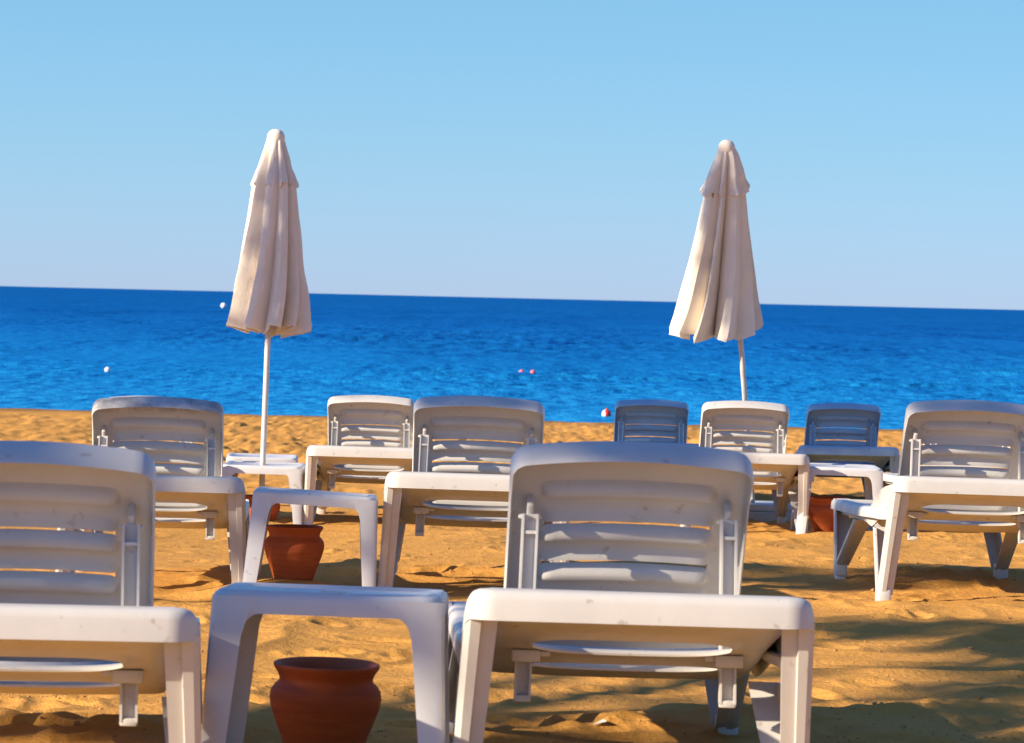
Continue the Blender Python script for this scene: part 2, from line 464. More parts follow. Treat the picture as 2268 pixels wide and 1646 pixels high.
BT = Vector((0, .385, .745)); TH = R(60.5)
SD = Vector((0, -math.cos(TH), math.sin(TH))); ND = Vector((0, -math.sin(TH), -math.cos(TH)))
SLOTS = [(.184, .2035), (.2825, .3025), (.3745, .3945)]
BL = .50
def backrest_bm():
    HW = .2455
    tv = [0, .0025, .006, .011, .018, .027]
    tv += list(np.arange(.036, BL + .001, .0042))
    for a, b in SLOTS: tv += [a, b]
    tv = sorted(set(round(t, 4) for t in tv))
    tv = [t for i, t in enumerate(tv) if i == 0 or t - tv[i - 1] > .0015 or any(abs(t - s) < 1e-4 for sl in SLOTS for s in sl)]
    xi = np.array([-1, -.985, -.96, -.91, -.86, -.815, -.775, -.745, -.72, -.69, -.62, -.52, -.4, -.27, -.135, 0])
    xi = np.concatenate([xi, -xi[-2::-1]])
    slat = [(.100, .185), (.200, .284), (.298, .376), (.390, .470), (.512, .545), (.563, .60)]
    starts = [.092, .2035, .3025, .3945]; ends = [.184, .2825, .3745, .470]
    def nfun(t, ax):
        q = .0
        for k, (a, b) in enumerate(zip(starts, ends)):
            if a <= t <= b:
                x = t - a; y = b - t
                lead = -.001 if k else 0
                up = np.interp(x, [0, .006, .014, .021, .025, .030, .045], [lead, .010, .018, .0200, .0185, .003, .0])
                low = np.interp(y, [0, .003, .014, .028], [.0150, .0140, .006, 0]) if k < 4 else np.interp(y, [0, .008], [.008, 0])
                q = max(up, low) if x > .02 else up
        for a, b in SLOTS:
            if a < t < b: q = .015 + (-.016) * (t - a) / (b - a)
        e = np.clip((.745 - ax) / .05, 0, 1); e = e * e * (3 - 2 * e)
        return q * e
    rows = []
    def point(x_, s, n, t):
        rr = .034; d = -s
        hw = HW if d >= rr else HW - rr + math.sqrt(max(0, rr * rr - (rr - d) ** 2))
        A = np.interp(t, [0, .2, .32, .42, .5, .6], [.015, .014, .012, 0, -.010, -.010])
        return BT + Vector((x_ * hw, 0, 0)) + SD * (s + A * (1 - x_ ** 2) - .015) + ND * n
    bm = bmesh.new()
    grid = []; meta = []
    for t in tv:
        grid.append([bm.verts.new(point(a, -t, nfun(t, abs(a)), t)) for a in xi]); meta.append(t)
    nx = len(xi)
    for i in range(len(grid) - 1):
        for j in range(nx - 1):
            tm = (meta[i] + meta[i + 1]) / 2; am = abs((xi[j] + xi[j + 1]) / 2)
            if am < .72 and any(a < tm < b for a, b in SLOTS): continue
            bm.faces.new((grid[i][j], grid[i][j + 1], grid[i + 1][j + 1], grid[i + 1][j]))
    # skirt that wraps the outline: deep rolled top, shallow sides
    loop = [r[0] for r in grid[::-1]] + grid[0][1:-1] + [r[-1] for r in grid]
    tt = list(meta[::-1]) + [0] * (nx - 2) + list(meta)
    prev = loop
    co_ = [v.co.copy() for v in loop]
    outs = []
    for k in range(len(loop)):
        d = co_[min(k + 1, len(loop) - 1)] - co_[max(k - 1, 0)]
        o = d.cross(ND).normalized()
        if o.dot(co_[k] - (BT - SD * .3)) < 0: o = -o
        outs.append(o)
    bmesh.ops.recalc_face_normals(bm, faces=bm.faces)
    shell_solid(bm, .005)
    prev = None
    for q, (off, fr, add) in enumerate(((-.003, 0, -.001), (.003, 0, -.001), (.007, 0, .003), (.009, 0, .010), (.009, .5, .008), (.008, 1, -.006), (.005, 1, 0), (.002, 1, -.004), (.003, .5, .006), (.002, 0, .008), (-.003, 0, .004))):
        cur = []
        for k in range(len(loop)):
            dep = float(np.interp(tt[k], [0, .03, .12, .6], [.080, .070, .034, .030]))
            cur.append(bm.verts.new(co_[k] + outs[k] * off + ND * (dep * fr + add)))
        if prev:
            for k in range(len(loop) - 1):
                bm.faces.new((prev[k], prev[k + 1], cur[k + 1], cur[k]))
        prev = cur
    return bm

def bp(t, x, n):
    return BT + Vector((x, 0, 0)) + SD * (-t - .015) + ND * n

def strut_bm(sx):
    bm = bmesh.new()
    x = sx * .209
    p0 = bp(.135, x, .052); p1 = Vector((x * 1.03, .375, .205))
    w, d, fl = .0175, .020, .005
    rings = []
    ax = (p1 - p0).normalized(); nn = Vector((0, -ax.z, ax.y)) * 1
    if nn.y > 0: nn = -nn
    pf = [(-w, d), (-w, -.004), (w, -.004), (w, d), (w - fl, d), (w - fl, .004), (-w + fl, .004), (-w + fl, d)]
    for k in range(2):
        p = p0.lerp(p1, k)
        rings.append([p + Vector((a, 0, 0)) + nn * b for a, b in pf])
    bm_sweep(bm, rings)
    rot = Matrix((Vector((1, 0, 0)), nn, ax)).transposed()
    for t in (.10, .62):
        bm_box(bm, p0.lerp(p1, t) + nn * .010, (2 * w - 2 * fl + .002, .016, .007), 0, rot)
    for t in (.575, .60):
        bm_box(bm, p0.lerp(p1, t) + nn * .006 + Vector((.004 if t < .59 else -.005, 0, 0)), (.003, .008, .02), 0, rot)
    bm_box(bm, p1 + nn * .008, (2 * w, .022, .016), .004, rot)
    return bm

def hinge_bm(sx):
    bm = bmesh.new()
    x = sx * .209
    bm_box(bm, bp(.134, x, .030), (.014, .045, .040), .004, Matrix((Vector((1, 0, 0)), -ND, SD)).transposed())
    bm_box(bm, bp(.142, x, .052), (.05, .010, .010), .004)
    return bm

def seat_bm():
    """contoured deck: curved apron under the back, then ribbed leg rest"""
    bm = bmesh.new()
    pz = lambda y: float(np.interp(y, [.03, .07, .14, .25, .45, .60, .68, .73, .76, .80, .84, .88], [.425, .405, .378, .345, .288, .246, .228, .222, .222, .228, .244, .262]))
    dz = lambda y: float(np.interp(y, [.9, 1.15, 1.9], [.282, .274, .248]))
    LENS = ((.222, .078, .205), (.455, .036, .20))
    xi = np.array([-1, -.985, -.955, -.91, -.86, -.8, -.74] + list(np.linspace(-.70, -.60, 11)) + list(np.linspace(-.56, 0, 15))); xi = np.concatenate([xi, -xi[-2::-1]])
    hw = .318
    cols = []; tags = []
    for a in xi:
        x = a * hw; ys = []; tg = []
        e = []
        for (yc, hy, hx) in LENS:
            h = hy * max(0, 1 - (x / hx) ** 4) ** .5 if abs(x) < hx else 0
            h = max(h, .0015); e += [yc - h, yc + h]
        knots = [.035] + e + [.74]
        for z_, n_ in enumerate((9, 3, 7, 3, 9)):
            for k in range(n_): ys.append(knots[z_] + (knots[z_ + 1] - knots[z_]) * k / n_); tg.append(z_)
        pts = [(y, pz(y)) for y in ys] + [(y, pz(y)) for y in (.74, .76, .80, .84, .88)]; tg += [9] * 5
        y = .90
        while y < 1.84:
            pts += [(y, dz(y) - .009), (y + .006, dz(y)), (y + .032, dz(y)), (y + .038, dz(y) - .009)]; tg += [9] * 4; y += .047
        pts += [(1.865, .245)]; tg.append(9)
        ea = abs(a); col = []
        for (yy, zz) in pts:
            lift = .075 * np.clip((ea - .84) / .16, 0, 1) ** 2.2 * np.clip((.9 - yy) / .12, 0, 1) * np.clip((yy - .03) / .30, 0, 1) if yy < .9 else 0
            lip = 0
            for (yc, hy, hx) in LENS:
                q = abs(x / hx) ** 4 + ((yy - yc) / hy) ** 2
                lip -= .011 * math.exp(-((q - 1.0) / .30) ** 2)
            col.append(bm.verts.new((x, yy, zz + lift + lip - .006 * (1 - a * a))))
        cols.append(col); tags = tg
    for j in range(len(xi) - 1):
        xm = abs((xi[j] + xi[j + 1]) / 2 * hw)
        for i in range(len(tags) - 1):
            if tags[i] in (1, 3) and xm < LENS[0 if tags[i] == 1 else 1][2]: continue
            bm.faces.new((cols[j][i], cols[j + 1][i], cols[j + 1][i + 1], cols[j][i + 1]))
    for v in [v for v in bm.verts if not v.link_faces]: bm.verts.remove(v)
    bmesh.ops.recalc_face_normals(bm, faces=bm.faces)
    shell_solid(bm, .005)
    for sx in (-1, 1):
        # side panel of the head box and deck skirts, hung inside the rails
        rings = []
        for yy, zt, zb in [(.10, .420, .40), (.15, .422, .375), (.25, .418, .345), (.40, .402, .305), (.55, .378, .268), (.66, .350, .238), (.74, .315, .222), (.80, .30, .222), (.9, .283, .228), (1.15, .275, .222), (1.87, .250, .20)]:
            rings.append([Vector((sx * .316, yy, zt)), Vector((sx * .323, yy, zt)), Vector((sx * .323, yy, zt - .006)), Vector((sx * .3225, yy, zt - .008)), Vector((sx * .3225, yy, zb)), Vector((sx * .316, yy, zb))])
        bm_sweep(bm, rings)
        # deck edge reaching the rail
        rings = []
        for yy in (.86, 1.0, 1.15, 1.5, 1.87):
            z = lounger_ztop(yy) - .012
            rings.append([Vector((sx * .31, yy, z)), Vector((sx * .337, yy, z)), Vector((sx * .337, yy, z - .005)), Vector((sx * .31, yy, z - .005))])
        bm_sweep(bm, rings)
        # bracket the strut drops through
        bm_box(bm, Vector((sx * .212, .335, .300)), (.060, .03, .026), .004)
        bm_box(bm, Vector((sx * .176, .338, .304)), (.03, .012, .012), .003)
    return bm

def make_lounger():
    t = empty('sun_lounger')
    obj('frame', frame_bm(), M_WHITE, t, 40)
    obj('seat', seat_bm(), M_WHITE, t, 40)
    obj('backrest', backrest_bm(), M_WHITE, t, 50)
    for sx in (-1, 1):
        s = obj('strut', strut_bm(sx), M_WHITE, t, 30)
        obj('hinge', hinge_bm(sx), M_WHITE, s, 30)
        obj('leg', leg_bm(sx, .20, .022, ZT - .05, .52, .235), M_WHITE, t, 30)
        obj('leg', leg_bm(sx, 1.50, 1.05, .225, 1.78, .265), M_WHITE, t, 30)
    return t

LG = 'white sun loungers in rows on the beach'
# (rail centre x, rail top y, distance, turn, tilt across, nod, label)
LOUNGERS = [
    (15, 1343, 5.68, 5.6, -.9, 0, 'nearest left lounger cut off by the photo edge, beside the front side table'),
    (1418, 1317, 6.137, 2.1, -.75, 0, 'largest white lounger in the centre foreground with blue shaded backrest, right of the front pot'),
    (335, 1053, 11.7, 4.2, -.9, 0, 'second row lounger with a grimy dark stained backrest top, behind the nearest left one'),
    (1055, 1051, 11.7, .9, -.75, 0, 'second row lounger with tan shaded back, half hidden left of the largest lounger'),
    (2182, 1061, 11.7, 1.2, -.75, 0, 'second row lounger with V legs at the right edge of the photo'),
    (307, 992, 17.75, 0, -1, 0, 'far lounger showing only its sunlit top edge above the grimy backrest'),
    (812, 990, 17.75, 0, -1, 0, 'sunlit lounger right of the left parasol pole, beside the far side table'),
    (1659, 1003, 17.75, .5, -.8, 0, 'sunlit lounger in front of the right parasol pole, behind the largest lounger'),
    (2168, 1012, 17.75, 0, -1, 0, 'far lounger showing only its white top edge above the right edge lounger'),
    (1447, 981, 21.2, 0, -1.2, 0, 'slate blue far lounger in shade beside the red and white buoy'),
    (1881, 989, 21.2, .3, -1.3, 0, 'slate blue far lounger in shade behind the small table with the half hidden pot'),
]
proto = make_lounger()
for i, (x, y, d, yaw, rollt, nod, lab) in enumerate(LOUNGERS):
    o = proto if i == 0 else copy_tree(proto)
    p = at(x, y, d)
    o.location = (p.x, p.y, p.z - ZT)
    o.rotation_euler = (R(nod), R(-rollt - 1.34), R(yaw)) if False else (R(nod), R(rollt + 1.34) * -1 * 1.0 * -1, R(yaw))
    tag(o, lab, 'sun lounger', LG)

gm = M_WHITE.copy(); gm.name = 'grimy_white_plastic'
_nt = gm.node_tree; _b = _nt.nodes['Principled BSDF']; _src = _b.inputs['Base Color'].links[0].from_socket
_tc = node(_nt, 'ShaderNodeTexCoord'); _sp = node(_nt, 'ShaderNodeSeparateXYZ'); _nt.links.new(_tc.outputs['Object'], _sp.inputs[0])
_mr = node(_nt, 'ShaderNodeMapRange'); _mr.inputs[1].default_value = .675; _mr.inputs[2].default_value = .70; _nt.links.new(_sp.outputs['Z'], _mr.inputs[0])
_n = noise(_nt, 13, 5, .7, _tc.outputs['Object']); _r = ramp(_nt, [(.36, (0, 0, 0)), (.68, (.75, .75, .75))]); _nt.links.new(_n.outputs['Fac'], _r.inputs[0])
_ml = node(_nt, 'ShaderNodeMath', operation='MULTIPLY'); _nt.links.new(_mr.outputs[0], _ml.inputs[0]); _nt.links.new(_r.outputs[0], _ml.inputs[1])
_mx = node(_nt, 'ShaderNodeMix', data_type='RGBA'); _nt.links.new(_ml.outputs[0], _mx.inputs['Factor']); _nt.links.new(_src, _mx.inputs['A']); _mx.inputs['B'].default_value = (.13, .12, .12, 1)
_nt.links.new(_mx.outputs['Result'], _b.inputs['Base Color'])
M_BLUISH = plastic('bluish_tone_plastic', (.35, .49, .59), (.2, .18, .15))  # bluish base colour in place of the white on the two farthest loungers
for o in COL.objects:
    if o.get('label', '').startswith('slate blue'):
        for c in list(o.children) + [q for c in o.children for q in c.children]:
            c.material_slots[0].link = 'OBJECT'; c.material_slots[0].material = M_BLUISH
    if o.get('label', '').startswith('second row lounger with a grimy'):
        for c in o.children:
            if c.name.startswith('backrest'):
                c.material_slots[0].link = 'OBJECT'; c.material_slots[0].material = gm

# small clods and crumbs of sand lying about
def build_clods():
    V = []; Q = []
    base = [(1, 0, 0), (-1, 0, 0), (0, 1, 0), (0, -1, 0), (0, 0, 1), (0, 0, -1)]
    tri = [(4, 0, 2), (4, 2, 1), (4, 1, 3), (4, 3, 0), (5, 2, 0), (5, 1, 2), (5, 3, 1), (5, 0, 3)]
    cl = [(random.uniform(-.19, .19), 7 + 17 * random.random() ** 1.4) for _ in range(70)]
    for _ in range(3000):
        if random.random() < .6:
            a, y = random.choice(cl); y += random.gauss(0, .25); a += random.gauss(0, .018)
        else:
            a = random.uniform(-.2, .2); y = 6.8 + 16 * random.random() ** 1.3
        x = a * y; r = random.uniform(.002, .0045) if random.random() < .93 else random.uniform(.005, .010)
        if y < 6.5: continue
        z = gz(x, y) + r * .35; i = len(V); rot = Euler((random.uniform(0, 6), random.uniform(0, 6), random.uniform(0, 6))).to_matrix()
        for q in base:
            p = rot @ (Vector(q) * r * random.uniform(.7, 1.3)); V.append((x + p.x * 1.3, y + p.y * 1.3, z + p.z * .8))
        Q += [tuple(i + k for k in t) for t in tri]
    me = bpy.data.meshes.new('sand_clods'); me.from_pydata(V, [], Q); me.materials.append(M_CLOD)
    tag(link(bpy.data.objects.new('sand_clods', me)), 'small crumbs and clods scattered on the sand', kind='stuff')
build_clods()
def build_shell():
    bm = bmesh.new(); rings = []
    for k in range(7):
        t = k / 6; w = .004 + .016 * t
        rings.append([Vector((-.02 + .05 * t, w * math.sin(q * math.pi / 4), .004 + .012 * t + w * .35 * math.cos(q * math.pi / 4))) for q in range(8)])
    bm_sweep(bm, rings)
    o = obj('shell', bm, M_BWHITE); p = at(1325, 1585, 7.72); o.location = (p.x, p.y, gz(p.x, p.y)); o.rotation_euler = (0, 0, .5); o.scale = (.6, .6, .6)
    tag(o, 'small white shell fragment lying on the sand under the largest lounger', 'shell')
build_shell()

# ---------------------------------------------------------------- side tables
def table_leg_bm(sx, sy):
    bm = bmesh.new()
    rings = []
    for k in range(12):
        t = k / 11
        z = -.012 - t * .438
        fl = .017 * t + .003 * t * t
        w = .070 - .024 * min(1, t * 1.0) + .028 * max(0, 1 - t * 5) ** 2
        o = Vector((sx * (.235 + fl), sy * (.235 + fl), z))
        th = .006; ch = .020
        pf = [(0, ch), (ch * .3, ch * .3), (ch, 0), (w, 0), (w, th), (ch + .003, th), (ch * .45 + .004, ch * .45 + .004), (th, ch + .003), (th, w), (0, w)]
        rings.append([o + Vector((-sx * a, -sy * b, 0)) for a, b in pf])
    bm_sweep(bm, rings)
    return bm
def table_top_bm():
    bm = bmesh.new()
    hw, rad = .235, .045
    def loop(h, z, r):
        pts = []
        for cx, cy, a0 in ((h - r, h - r, 0), (-h + r, h - r, 90), (-h + r, -h + r, 180), (h - r, -h + r, 270)):
            for k in range(7):
                a = R(a0 + 15 * k); pts.append(Vector((cx + r * math.cos(a), cy + r * math.sin(a), z)))
        return pts
    rings = [loop(hw - .008, -.047, rad - .006), loop(hw - .001, -.047, rad), loop(hw, -.018, rad), loop(hw - .003, -.007, rad), loop(hw - .012, 0, rad - .008), loop(hw - .035, -.001, .03), loop(hw - .042, -.006, .028), loop(.03, -.006, .012), loop(.03, -.02, .012)]
    rr = [[bm.verts.new(p) for p in r] for r in rings]
    n = len(rr[0])
    for a, b in zip(rr, rr[1:]):
        for j in range(n): bm.faces.new((a[j], a[(j + 1) % n], b[(j + 1) % n], b[j]))
    # moulded fillets between apron and legs
    for sx in (-1, 1):
        for sy in (-1, 1):
            for ax in (0, 1):
                c = []
                for k in range(7):
                    a = R(90 * k / 6); c.append((.038 * (1 - math.sin(a)), -.038 * (1 - math.cos(a))))
                poly = [(0, 0)] + c
                rings2 = []
                for dpt in (.0015, .007):
                    ring = []
                    for (u, v) in poly:
                        along = .235 - .066 - u; off = .235 - dpt
                        q = Vector((sx * along, sy * off, -.045 + v)) if ax == 0 else Vector((sx * off, sy * along, -.045 + v))
                        ring.append(q)
                    rings2.append(ring)
                bm_sweep(bm, rings2)
    return bm
def make_table():
    t = empty('side_table')
    obj('tabletop', table_top_bm(), M_TABLE, t, 40)
    for sx in (-1, 1):
        for sy in (-1, 1):
            obj('leg', table_leg_bm(sx, sy), M_TABLE, t, 40)
    return t
TABLES = [
    (726, 1329, 6.27, -3.4, -.6, 0, 'nearest white side table standing over the front terracotta pot'),
    (692, 1098, 11.65, -2.2, 1.5, 3, 'glossy white side table standing over the small terracotta pot in the second row'),
    (578, 1032, 17.9, 0, -.7, 0, 'white side table with the left parasol pole passing through it'),
    (575, 1013, 20.4, 0, -.9, 4, 'farthest white side table peeking above the parasol table on the left'),
    (1868, 1036, 17.9, 0, -.5, -1, 'sunlit white side table in front of the slate blue lounger on the right'),
]
tp = make_table()
for i, (x, y, d, nod, rl, yaw, lab) in enumerate(TABLES):
    o = tp if i == 0 else copy_tree(tp)
    p = at(x, y, d)
    o.location = (p.x, p.y + .235, p.z)
    o.rotation_euler = (R(nod), R(rl + 1.34), R(yaw))
    tag(o, lab, 'side table', 'white plastic side tables between the loungers')

# ---------------------------------------------------------------- pots
def make_pot():
    t = empty('flower_pot')
    bm = bmesh.new()
    P = [(0, 0), (.066, 0), (.072, .006), (.080, .03), (.091, .065), (.104, .10), (.1135, .130), (.1165, .150), (.1145, .166), (.107, .178), (.099, .186), (.097, .192), (.1005, .204), (.107, .214), (.1105, .221), (.1105, .226), (.107, .228), (.100, .226), (.094, .216), (.089, .200), (.090, .186), (.098, .17), (.104, .15)]
    for k in range(3):
        pass
    bm_lathe(bm, P, 64)
    obj('pot_body', bm, M_POT, t, 60)
    bm = bmesh.new(); bm_lathe(bm, [(0, .168), (.05, .170), (.097, .165)], 40)
    obj('soil', bm, M_SOIL, t, 60)
    return t
POTS = [
    (720, 1470, 6.95, 'nearest terracotta pot under the nearest side table'),
    (652, 1166, 12.0, 'terracotta pot with a dark spot under the second row side table'),
    (578, 1098, 18.15, 'terracotta pot holding the left parasol pole'),
    (1833, 1102, 18.15, 'terracotta pot half hidden under the sunlit table on the right'),
]
pp = make_pot(); pot_at = []
for i, (x, y, d, lab) in enumerate(POTS):
    o = pp if i == 0 else copy_tree(pp)
    p = at(x, y, d); g = gz(p.x, p.y)
    hz = min(.226, max(.19, p.z - g + .012)); k = 1.075 if i == 0 else 1; o.scale = (k, k, hz / .226); o.location = (p.x, p.y, p.z - hz)
    o.rotation_euler = (0, R(1.0), i * 1.3)
    pot_at.append(o.location.copy())
    tag(o, lab, 'pot', 'terracotta pots under the side tables')

# ---------------------------------------------------------------- closed parasols
def parasol(base, top, seed, label, prof_low, ph, hang=0):
    """base/top: pole ends; canopy hangs folded round the upper pole"""
    t = empty('closed_parasol', base)
    ax = (top - base); L = ax.length
    q = ax.to_track_quat('Z', 'Y'); t.rotation_euler = q.to_euler()
    rr = random.Random(seed)
    zt, z1, z2 = L - .055, prof_low[0], prof_low[1]
    hx = q.inverted() @ Vector((1, 0, 0)); hl = hang
    bm = bmesh.new(); bm_lathe(bm, [(0, .06), (.0165, .06), (.0165, L - .04), (0, L - .04)], 20)
    obj('pole', bm, M_POLE, t, 40)
    # lower tier
    N = 288
    phi = np.linspace(0, 2 * math.pi, N, endpoint=False)
    zs = np.linspace(0, 1, 96)
    nf = 10
    offs = np.array([rr.uniform(-.36, .36) for _ in range(nf)]); deps = np.array([rr.uniform(.6, 1.9) for _ in range(nf)])
    jit = [(rr.uniform(-.16, .16), rr.uniform(0, 6.28)) for _ in range(3)]
    drop = np.array([rr.uniform(-1, 1) for _ in range(nf)])
    def pleat(f, tw):
        f = f + sum(a * np.sin((k + 1) * f + b) for k, (a, b) in enumerate(jit))
        u = (f + tw + ph) * nf / (2 * math.pi)
        k = np.floor(u).astype(int) % nf; w = u - np.floor(u)
        w = np.clip(w + offs[k] * np.sin(math.pi * w), 0, 1)
        ridge = np.abs(2 * w - 1)                     # 1 on rib, 0 in valley
        return ridge ** 1.1, deps[k], drop[k], w
    def shell(z_of, r_of, dep_of, tw_of, scal):
        bm = bmesh.new(); rows = []
        for v in zs:
            tw = tw_of(v)
            rg, dk, dr, w = pleat(phi, 0)
            wob = .5 * vnoise(phi * 0 + v * 5 + seed, np.cos(phi) * 2 + 7, seed) + .5 * vnoise(np.sin(phi) * 3 + v * 3, np.cos(phi) * 3 + v * 2, seed + 3)
            crk = vnoise(phi * 7.0 + 3 * v, phi * 0 + v * 3.5 + seed, seed + 5) * .5 + vnoise(phi * 15 + 2 * v, phi * 0 + v * 8 + seed, seed + 6) * .3
            crk = crk * np.minimum(1, np.minimum(phi, 2 * math.pi - phi) * 3)
            rad = r_of(v) * (1 - dep_of(v) * dk * (1 - rg) + .09 * wob * v + (.012 + .028 * v) * crk)
            z = z_of(v) - scal * v ** 5 * ((1 - rg) * .5 + .35 * dr + .25 * wob)
            hv = hl * np.clip((L - .1 - z_of(v)) / (L - z2), 0, 1)
            rows.append([bm.verts.new((rad[k] * math.cos(phi[k] - tw) + hv * hx.x, rad[k] * math.sin(phi[k] - tw) + hv * hx.y, z[k])) for k in range(N)])
        for a, b in zip(rows, rows[1:]):
            for j in range(N): bm.faces.new((a[j], a[(j + 1) % N], b[(j + 1) % N], b[j]))
        bmesh.ops.recalc_face_normals(bm, faces=bm.faces)
        shell_solid(bm, .003)
        return bm
    xs_, rs_ = prof_low[2], prof_low[3]
    obj('canopy', shell(lambda v: (zt - .12) * (1 - v) + z2 * v, lambda v: float(np.interp((zt - .12) * (1 - v) + z2 * v, xs_, rs_)), lambda v: .24 + .20 * v, lambda v: .5 * v * v + .05 * math.sin(5 * v), .075), M_CLOTH, t, 60)
    xs2, rs2 = prof_low[4], prof_low[5]
    obj('vent_flap', shell(lambda v: zt * (1 - v) + z1 * v, lambda v: float(np.interp(zt * (1 - v) + z1 * v, xs2, rs2)), lambda v: .12 + .24 * v, lambda v: .1 * v + .04, .06), M_CLOTH, t, 60)
    bm = bmesh.new(); bm_lathe(bm, [(.050, L - .075), (.053, L - .055), (.050, L - .035), (.042, L - .018), (.026, L - .005), (0, L)], 32)
    obj('top_cap', bm, M_CLOTH, t, 60)
    return tag(t, label, 'parasol', 'closed cream parasols standing on the beach')
S1 = 6900 / 18.15
def canopy_profile(L, topy, s, data_low, data_up, bottom):
    lo = sorted((L - (y - topy) / s, r / s) for y, r in data_low)
    u = sorted((L - (y - topy) / s, r / s) for y, r in data_up)
    return (u[0][0], L - (bottom - topy) / s, [a for a, b in lo], [b for a, b in lo], [a for a, b in u], [b for a, b in u])
b1 = pot_at[2] + Vector((0, 0, .03)); t1 = at(612, 286, 18.15); t1.y = b1.y
L1 = (t1 - b1).length
parasol(b1, t1, 3, 'closed cream parasol on the left, nearly upright, its pole through a side table',
        canopy_profile(L1, 286, S1, [(330, 24), (400, 48), (480, 58), (560, 72), (640, 86), (715, 99), (735, 99)], [(300, 17), (330, 26), (365, 38), (395, 49), (407, 55)], 722), .15)
S2 = 6900 / 19.2
b2 = at(1671, 1130, 19.9); t2 = at(1608, 310, 19.2)
b2.z = gz(b2.x, b2.y) - .02
L2 = (t2 - b2).length
PR = parasol(b2, t2, 9, 'closed cream parasol on the right, leaning to the left',
        canopy_profile(L2, 310, S2, [(352, 24), (430, 47), (500, 58), (580, 73), (660, 90), (735, 104), (750, 104)], [(325, 17), (345, 26), (380, 40), (405, 48), (420, 55)], 737), .62, -.158)
def base_part(name, sz, z, mt):
    bm = bmesh.new(); bm_box(bm, (0, 0, 0), sz, .012)
    o = obj(name, bm, mt, PR, 30); w_ = Matrix.Translation((b2.x + .03, b2.y, gz(b2.x, b2.y) + z))
    o.matrix_parent_inverse = Matrix.Identity(4)
    o.matrix_local = (Matrix.Translation(b2) @ PR.rotation_euler.to_matrix().to_4x4()).inverted() @ w_
base_part('base_slab', (.52, .52, .075), .035, M_CONC)
base_part('base_block', (.40, .40, .045), .096, M_WHITE)
# ---------------------------------------------------------------- buoys
def buoy(name, x, y, d, r, mats, label, group=None, split=None):
    bm = bmesh.new()
    bmesh.ops.create_uvsphere(bm, u_segments=24, v_segments=16, radius=r)
    if split is not None: bmesh.ops.create_cone(bm, segments=14, radius1=.22 * r, radius2=.16 * r, depth=.3 * r, cap_ends=True, matrix=Matrix.Translation((0, 0, 1.12 * r)))
    if split is not None:
        dv = Vector((math.cos(split), math.sin(split), .25))
        for f in bm.faces:
            f.material_index = 1 if f.calc_center_median().dot(dv) > .12 * r else 0
    o = obj(name, bm, mats, None, 60)
    p = at(x, y, d); o.location = (p.x, p.y, SEA + (.45 if split is not None else 1.0) * r)
    return tag(o, label, 'buoy', group)
def sea_d(x, y):   # distance at which the sea lies under this line of sight
    v = at(x, y, 1) - CAM
    return (SEA - H) / v.z
for (x, y, r_px, nm, ms, lab, sp) in (
    (1343, 922, 10.5, 'marker_buoy', [M_BWHITE, M_BRED], 'red and white buoy floating near the waterline', R(-25)),
    (1155, 831, 6.2, 'float_ball', [M_BPINK], 'left one of the two pink floats on the sea', None),
    (1180, 831.5, 6.2, 'float_ball', [M_BPINK], 'right one of the two pink floats on the sea', None),
    (238, 826, 6.6, 'float_ball', [M_BWHITE], 'white float on the sea near the left edge of the photo', None),
    (495, 684, 6.6, 'float_ball', [M_BWHITE], 'white float far out near the horizon, left of the left parasol', None)):
    d = sea_d(x, y)
    buoy(nm, x, y, d, r_px * d / F, ms, lab, None if nm == 'marker_buoy' else 'floats on the sea', sp)

# ---------------------------------------------------------------- light
SUN_AZ, SUN_EL = R(64), R(23)      # from behind the camera, 55 degrees round to the left
s = Vector((-math.sin(SUN_AZ) * math.cos(SUN_EL), -math.cos(SUN_AZ) * math.cos(SUN_EL), math.sin(SUN_EL)))

